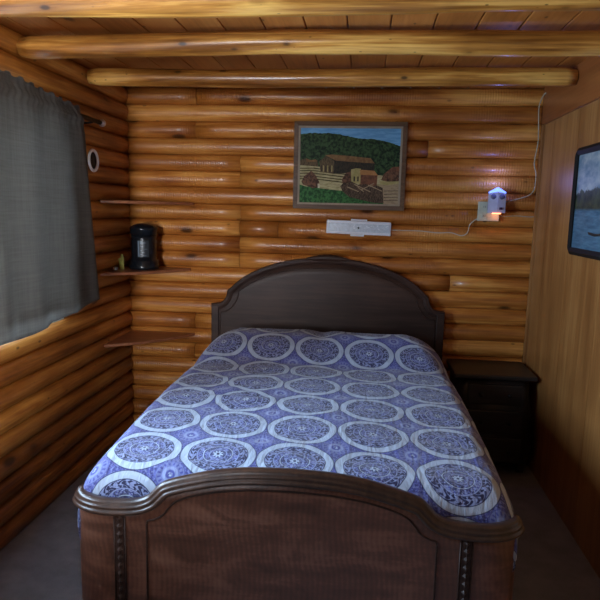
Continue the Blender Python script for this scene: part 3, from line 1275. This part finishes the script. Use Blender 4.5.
def pigment(name, ca, cb, scale, rough=0.6, stretch=(1, 1, 1)):
    m, nt, b = new_mat(name)
    tc = nt.nodes.new('ShaderNodeTexCoord')
    n = tex_noise(nt, mapping(nt, tc.outputs['Object'], stretch), scale, 3, 0.6, 0.4)
    nt.links.new(mixc(nt, n.step(0.40, 0.60), ca, cb), b.inputs['Base Color'])
    b.inputs['Roughness'].default_value = rough
    b.inputs['Specular IOR Level'].default_value = 0.2
    bump(nt, n, 0.4, 0.003, b)
    return m


P = [pigment('sky_pigment', (0.11, 0.30, 0.55), (0.17, 0.40, 0.66), 12, stretch=(1, 1, 5)),
     pigment('hill_pigment', (0.004, 0.014, 0.007), (0.040, 0.085, 0.030), 55),
     pigment('field_pigment', (0.30, 0.26, 0.13), (0.48, 0.43, 0.24), 26, stretch=(1, 1, 3)),
     pigment('grass_pigment', (0.010, 0.055, 0.016), (0.045, 0.17, 0.045), 60),
     pigment('roof_pigment', (0.16, 0.085, 0.035), (0.24, 0.135, 0.055), 40),
     pigment('barn_dark_pigment', (0.018, 0.017, 0.014), (0.045, 0.035, 0.022), 60, stretch=(3, 1, 1)),
     pigment('barn_front_pigment', (0.055, 0.038, 0.020), (0.15, 0.105, 0.055), 60, stretch=(4, 1, 1)),
     pigment('hut_pigment', (0.045, 0.022, 0.014), (0.17, 0.080, 0.045), 70),
     pigment('furrow_pigment', (0.05, 0.05, 0.015), (0.12, 0.10, 0.04), 40),
     pigment('yellow_pigment', (0.30, 0.27, 0.10), (0.40, 0.34, 0.15), 40),
     pigment('orange_pigment', (0.33, 0.15, 0.05), (0.42, 0.21, 0.08), 40),
     pigment('redbrown_pigment', (0.11, 0.045, 0.025), (0.19, 0.075, 0.04), 50),
     pigment('fence_pigment', (0.022, 0.014, 0.010), (0.13, 0.085, 0.055), 80, stretch=(5, 1, 1)),
     pigment('tan_pigment', (0.27, 0.20, 0.12), (0.38, 0.29, 0.18), 50, stretch=(1, 1, 5)),
     pigment('pale_pigment', (0.50, 0.45, 0.30), (0.60, 0.55, 0.4), 30)]
bm = bmesh.new()
layer_i = [0]


def slab(pts, mi, base=-0.003):
    """relief patch, each one proud of the last"""
    layer_i[0] += 1
    y1 = base - 0.00012 * layer_i[0]
    q = [cv(*p) for p in pts]
    f1 = [bm.verts.new((x_, y1, z)) for x_, z in q]
    f0 = [bm.verts.new((x_, 0.0, z)) for x_, z in q]
    f = bm.faces.new(f1)
    f.material_index = mi
    m_ = len(q)
    for n_ in range(m_):
        g = bm.faces.new((f1[n_], f1[(n_ + 1) % m_], f0[(n_ + 1) % m_], f0[n_]))
        g.material_index = mi
    return f


slab([(92, 78), (520, 78), (520, 405), (92, 405)], 0)
rr = random.Random(3)
hill_top = [(92, 106), (120, 103), (150, 100), (185, 101), (220, 100), (255, 104), (290, 112), (320, 117), (350, 122), (385, 123), (420, 126), (455, 133), (490, 142), (520, 152)]
ht = []
for (a, b_), (c_, d_) in zip(hill_top, hill_top[1:]):
    for k_ in range(4):
        t = k_ / 4
        ht.append((a + (c_ - a) * t, b_ + (d_ - b_) * t + rr.uniform(-2.2, 1.2)))
ht.append((520, 152))
slab(ht + [(520, 300), (92, 300)], 1)
slab([(92, 240), (175, 246), (300, 262), (460, 282), (520, 288), (520, 405), (92, 405)], 2)
for yy in (252, 262, 274, 287, 298):
    slab([(92, yy), (150, yy - 2), (300, yy + 14), (330, yy + 19), (330, yy + 23), (290, yy + 18), (150, yy + 3), (92, yy + 4)], 8)
slab([(92, 325), (120, 333), (180, 340), (235, 346), (300, 352), (380, 375), (460, 398), (460, 405), (92, 405)], 3)
# far cottages at left
slab([(92, 218), (118, 210), (140, 218), (168, 216), (172, 246), (92, 240)], 6)
slab([(118, 210), (140, 218), (160, 214), (166, 224), (120, 226)], 4)
# long barn
slab([(236, 216), (414, 226), (412, 262), (340, 268), (238, 276)], 5)
slab([(176, 222), (205, 197), (240, 220), (240, 276), (182, 268)], 6)
for k_ in range(6):
    xx = 184 + k_ * 9
    slab([(xx, 240), (xx + 4, 240), (xx + 4, 268), (xx, 267)], 9 if k_ % 2 else 5)
slab([(200, 195), (232, 192), (300, 197), (396, 206), (414, 228), (300, 222), (246, 218)], 4)
# straw hut and its white door
slab([(100, 312), (112, 288), (142, 264), (162, 284), (178, 312), (180, 338), (150, 340), (108, 326)], 7)
slab([(171, 320), (180, 321), (180, 340), (172, 339)], 14)
# right barn and field
slab([(436, 322), (520, 316), (520, 405), (458, 405), (452, 340)], 13)
for yy in (346, 360, 374, 388):
    slab([(458, yy), (518, yy - 2), (518, yy), (458, yy + 3)], 12)
slab([(438, 304), (520, 300), (520, 314), (470, 322), (440, 318)], 9)
slab([(444, 300), (452, 278), (488, 246), (520, 242), (520, 304), (470, 306)], 7)
slab([(452, 276), (490, 243), (520, 240), (520, 262), (490, 262)], 11)
# centre house
slab([(350, 276), (428, 280), (426, 326), (352, 322)], 11)
slab([(276, 300), (292, 272), (318, 262), (320, 310), (280, 320)], 7)
slab([(314, 256), (336, 250), (356, 252), (356, 318), (316, 314)], 9)
for xx in (326, 342):
    slab([(xx, 286), (xx + 6, 286), (xx + 6, 308), (xx, 307)], 5)
slab([(352, 256), (414, 260), (430, 280), (354, 278)], 10)
# fence and woodpile
slab([(270, 330), (285, 312), (300, 318), (318, 308), (345, 322), (380, 318), (400, 330), (425, 322), (452, 334), (458, 400), (420, 400), (360, 388), (310, 376), (280, 352)], 12)
for x0_, y0_, x1_, y1_ in ((330, 318, 400, 350), (360, 342, 415, 312), (300, 330, 350, 350), (390, 320, 450, 346), (345, 330, 372, 350)):
    slab([(x0_, y0_), (x1_, y1_), (x1_, y1_ + 4), (x0_, y0_ + 5)], 13)
link('painted_panel', bm, P, pic)

# ------------------------------------------------------------------ pale light bar under the picture
lb = empty('light_bar', (-0.034, -0.044, 1.325), 'long pale grey-white plastic light bar below the framed landscape', 'light')
lb.rotation_euler = (0, math.radians(1.2), 0)
bm = bmesh.new()
box(bm, -0.190, 0.190, -0.028, -0.002, -0.040, 0.040, bevel=0.005)
body = link('housing', bm, M_white, lb)
bm = bmesh.new()
box(bm, -0.178, 0.182, -0.032, -0.027, -0.024, 0.024, bevel=0.002)
link('lens', bm, M_lens, body)
bm = bmesh.new()
lathe(bm, [(0.0001, -0.035), (0.005, -0.034), (0.006, -0.031), (0.0001, -0.031)], 14, axis='y')
link('button', bm, M_dark, body)
for s in (-1, 1):
    bm = bmesh.new()
    box(bm, -0.048 if s > 0 else -0.046, 0.048 if s > 0 else 0.034, -0.024, 0.0, s * 0.0455 - 0.005, s * 0.0455 + 0.005, bevel=0.002)
    link('clip', bm, M_white, lb)
# raised illegible print on the lens, as the photo shows it: short pale flecks
bm = bmesh.new()
rr = random.Random(11)
for i in range(34):
    xx = rr.uniform(-0.05, 0.165)
    zz = rr.uniform(-0.014, 0.014)
    w_ = rr.uniform(0.003, 0.010)
    box(bm, xx, xx + w_, -0.0326, -0.0318, zz, zz + rr.uniform(0.0015, 0.004))
link('scuffs', bm, plain('pale_scuff', (0.72, 0.76, 0.80), 0.4), body)


def wavy(pts, sub=6):
    return smooth_path([Vector(p) for p in pts], sub)


bm = bmesh.new()
tube(bm, wavy([(0.188, -0.012, -0.004), (0.26, 0.0, -0.004), (0.36, 0.0, -0.002), (0.46, 0.0, -0.008), (0.54, 0.0, -0.004), (0.60, 0.0, -0.018), (0.632, -0.002, 0.0), (0.642, -0.004, 0.045), (0.664, -0.006, 0.072), (0.688, -0.008, 0.088)]), 0.0028, 8)
link('cord', bm, M_cordw, lb)

# ------------------------------------------------------------------ outlet box and plug-in repeller night light
ob = empty('outlet_box', (0.708, -0.043, 1.438), 'cream electrical outlet box on the back log wall near the right corner', 'outlet')
bm = bmesh.new()
box(bm, -0.060, 0.060, -0.024, -0.002, -0.055, 0.055, bevel=0.004)
link('cover', bm, M_cream, ob)
for s in (-1, 1):
    bm = bmesh.new()
    box(bm, -0.040, -0.012, -0.027, -0.023, s * 0.026 - 0.015, s * 0.026 + 0.015, bevel=0.003)
    for xx in (-0.031, -0.022):
        box(bm, xx, xx + 0.0022, -0.0278, -0.0265, s * 0.026 - 0.006, s * 0.026 + 0.006, mi=1)
    link('socket', bm, [M_cream, M_dark], ob)
M_nl = plain('violet_white_plastic', (0.46, 0.46, 0.66), 0.3)
M_blue = plain('blue_glow', (0.2, 0.3, 1.0), 0.4, emit=(0.12, 0.22, 1.0), estr=2.6)
M_orange = plain('orange_glow', (1.0, 0.4, 0.15), 0.4, emit=(1.0, 0.28, 0.10), estr=5.0)
nl = empty('night_light', (0.745, -0.0715, 1.432), 'plug-in night light with blue glowing top in the outlet box', 'night light')


def gable(bm, x0, x1, y0, y1, z0, z1, zp):
    """house-shaped solid, pointed top and folded front"""
    xm = (x0 + x1) / 2
    front = [(x0, y0 + 0.010, z0), (xm, y0, z0), (x1, y0 + 0.010, z0), (x1, y0 + 0.010, z1), (xm, y0, zp), (x0, y0 + 0.010, z1)]
    a = [bm.verts.new(p) for p in front]
    b_ = [bm.verts.new((p[0], y1, p[2])) for p in front]
    bm.faces.new((a[0], a[1], a[4], a[5]))
    bm.faces.new((a[1], a[2], a[3], a[4]))
    bm.faces.new(b_)
    for k_ in range(6):
        bm.faces.new((a[k_], a[(k_ + 1) % 6], b_[(k_ + 1) % 6], b_[k_]))


bm = bmesh.new()
gable(bm, -0.047, 0.047, -0.036, -0.0005, -0.002, 0.108, 0.118)
hs = link('housing', bm, M_nl, nl)
bm = bmesh.new()
gable(bm, -0.046, 0.046, -0.035, -0.002, 0.1085, 0.116, 0.142)
link('blue_lamp', bm, M_blue, nl)
for s in (-1, 1):
    bm = bmesh.new()
    lathe(bm, [(0.0001, -0.0365), (0.014, -0.0365), (0.016, -0.034), (0.016, -0.028)], 22, axis='y', c=(s * 0.023, 0.002, 0.090))
    link('speaker_hole', bm, plain('violet_grey', (0.10, 0.10, 0.22), 0.5), hs)
bm = bmesh.new()
box(bm, 0.012, 0.030, -0.0365, -0.028, 0.016, 0.030, bevel=0.002)
link('button', bm, plain('dark_violet', (0.05, 0.02, 0.06), 0.4), hs)
bm = bmesh.new()
box(bm, -0.022, 0.022, -0.039, -0.010, -0.0075, -0.0025, bevel=0.002)
link('orange_lamp', bm, M_orange, nl)
for nm, loc, e, c in (('night_light_blue', (0.745, -0.115, 1.615), 0.75, (0.25, 0.30, 1.0)), ('night_light_orange', (0.745, -0.11, 1.415), 0.035, (1.0, 0.35, 0.12))):
    l = bpy.data.lights.new(nm, 'POINT')
    l.energy = e
    l.color = c
    l.shadow_soft_size = 0.010
    o = bpy.data.objects.new(nm, l)
    o.location = loc
    COL.objects.link(o)

# cords to the right corner
bm = bmesh.new()
tube(bm, wavy([(0.975, -0.075, 2.10), (0.958, -0.062, 2.075), (0.945, -0.054, 2.02), (0.950, -0.052, 1.93), (0.955, -0.052, 1.83), (0.945, -0.052, 1.74), (0.945, -0.052, 1.70), (0.958, -0.052, 1.65), (0.955, -0.052, 1.57), (0.93, -0.050, 1.535), (0.88, -0.048, 1.515), (0.80, -0.046, 1.492), (0.772, -0.050, 1.475)]), 0.0034, 8)
o = link('cord', bm, M_cord)
tag(o, 'thin tan cord hanging down the right corner to the night light', 'cord')
bm = bmesh.new()
tube(bm, wavy([(0.766, -0.055, 1.418), (0.80, -0.047, 1.412), (0.87, -0.045, 1.416), (0.94, -0.045, 1.412), (0.966, -0.046, 1.414)]), 0.0028, 8)
o = link('cord', bm, M_cord)
tag(o, 'short tan cord running level from the outlet box to the right wall', 'cord')

# ------------------------------------------------------------------ lake picture on the right wall
lp = empty('framed_picture', (XR - 0.001, -1.035, 1.245), 'dark framed lake landscape picture on the wood panelled right wall', 'picture', rz=-PI / 2)
W2, H2 = 0.76, 0.490
bm = bmesh.new()


def round_rect(w, h, r, n=6):
    pts = []
    for cx, cz, a0 in ((w / 2 - r, r, -90), (w / 2 - r, h - r, 0), (-w / 2 + r, h - r, 90), (-w / 2 + r, r, 180)):
        for k_ in range(n + 1):
            a = math.radians(a0 + 90 * k_ / n)
            pts.append((cx + r * math.cos(a), cz + r * math.sin(a)))
    return pts


outer = round_rect(W2, H2, 0.030)
mid = [(x_ * (W2 - 0.03) / W2, 0.015 + z * (H2 - 0.03) / H2) for x_, z in outer]
innr = [(x_, z + 0.034) for x_, z in round_rect(W2 - 0.068, H2 - 0.068, 0.006)]
loops = [(outer, 0.0), (outer, -0.012), (mid, -0.022), (innr, -0.014), (innr, 0.0)]
rg = [[bm.verts.new((x_, y_, z)) for x_, z in lp_] for lp_, y_ in loops]
for a, b_ in zip(rg, rg[1:]):
    m_ = len(a)
    for k_ in range(m_):
        bm.faces.new((a[k_], a[(k_ + 1) % m_], b_[(k_ + 1) % m_], b_[k_])).smooth = False
link('frame', bm, plain('matt_black_frame', (0.010, 0.009, 0.009), 0.6, spec=0.2), lp)


def lake_mat():
    m, nt, b = new_mat('lake_print')
    tc = nt.nodes.new('ShaderNodeTexCoord')
    sp = nt.nodes.new('ShaderNodeSeparateXYZ')
    nt.links.new(tc.outputs['Object'], sp.inputs[0])
    x_, z = V(nt, sp.outputs[0]), V(nt, sp.outputs[2])
    nc = tex_noise(nt, mapping(nt, tc.outputs['Object'], (1, 1, 2)), 7, 5, 0.6)
    nt_ = tex_noise(nt, tc.outputs['Object'], 16, 5, 0.7)
    nw = tex_noise(nt, mapping(nt, tc.outputs['Object'], (1, 1, 7)), 9, 4, 0.6)
    sky = mixc(nt, nc.step(0.40, 0.62), (0.10, 0.17, 0.23), (0.33, 0.36, 0.38))
    water = mixc(nt, nw.step(0.35, 0.62), (0.028, 0.085, 0.15), (0.085, 0.18, 0.26))
    trees = mixc(nt, nt_.step(0.4, 0.6), (0.012, 0.020, 0.012), (0.050, 0.062, 0.030))
    col = mixc(nt, z.step(0.215, 0.200), trees, water)
    tl = z - nt_ * 0.09 - x_ * 0.05
    col = mixc(nt, tl.step(0.255, 0.262), col, sky)
    nt.links.new(col, b.inputs['Base Color'])
    b.inputs['Roughness'].default_value = 0.45
    b.inputs['Specular IOR Level'].default_value = 0.25
    return m


bm = bmesh.new()
box(bm, -W2 / 2 + 0.032, W2 / 2 - 0.032, -0.008, -0.002, 0.032, H2 - 0.032)
link('print', bm, lake_mat(), lp)
bm = bmesh.new()
hull = [(-0.11, 0.10), (-0.04, 0.094), (0.03, 0.10), (0.045, 0.112), (-0.03, 0.106), (-0.125, 0.112)]
a = [bm.verts.new((x_ - 0.03, -0.0092, z)) for x_, z in hull]
b_ = [bm.verts.new((x_ - 0.03, -0.0078, z)) for x_, z in hull]
bm.faces.new(a)
bm.faces.new(b_)
for k_ in range(len(hull)):
    bm.faces.new((a[k_], a[(k_ + 1) % len(hull)], b_[(k_ + 1) % len(hull)], b_[k_]))
link('painted_boat', bm, plain('boat_pigment', (0.012, 0.014, 0.016), 0.5), lp)
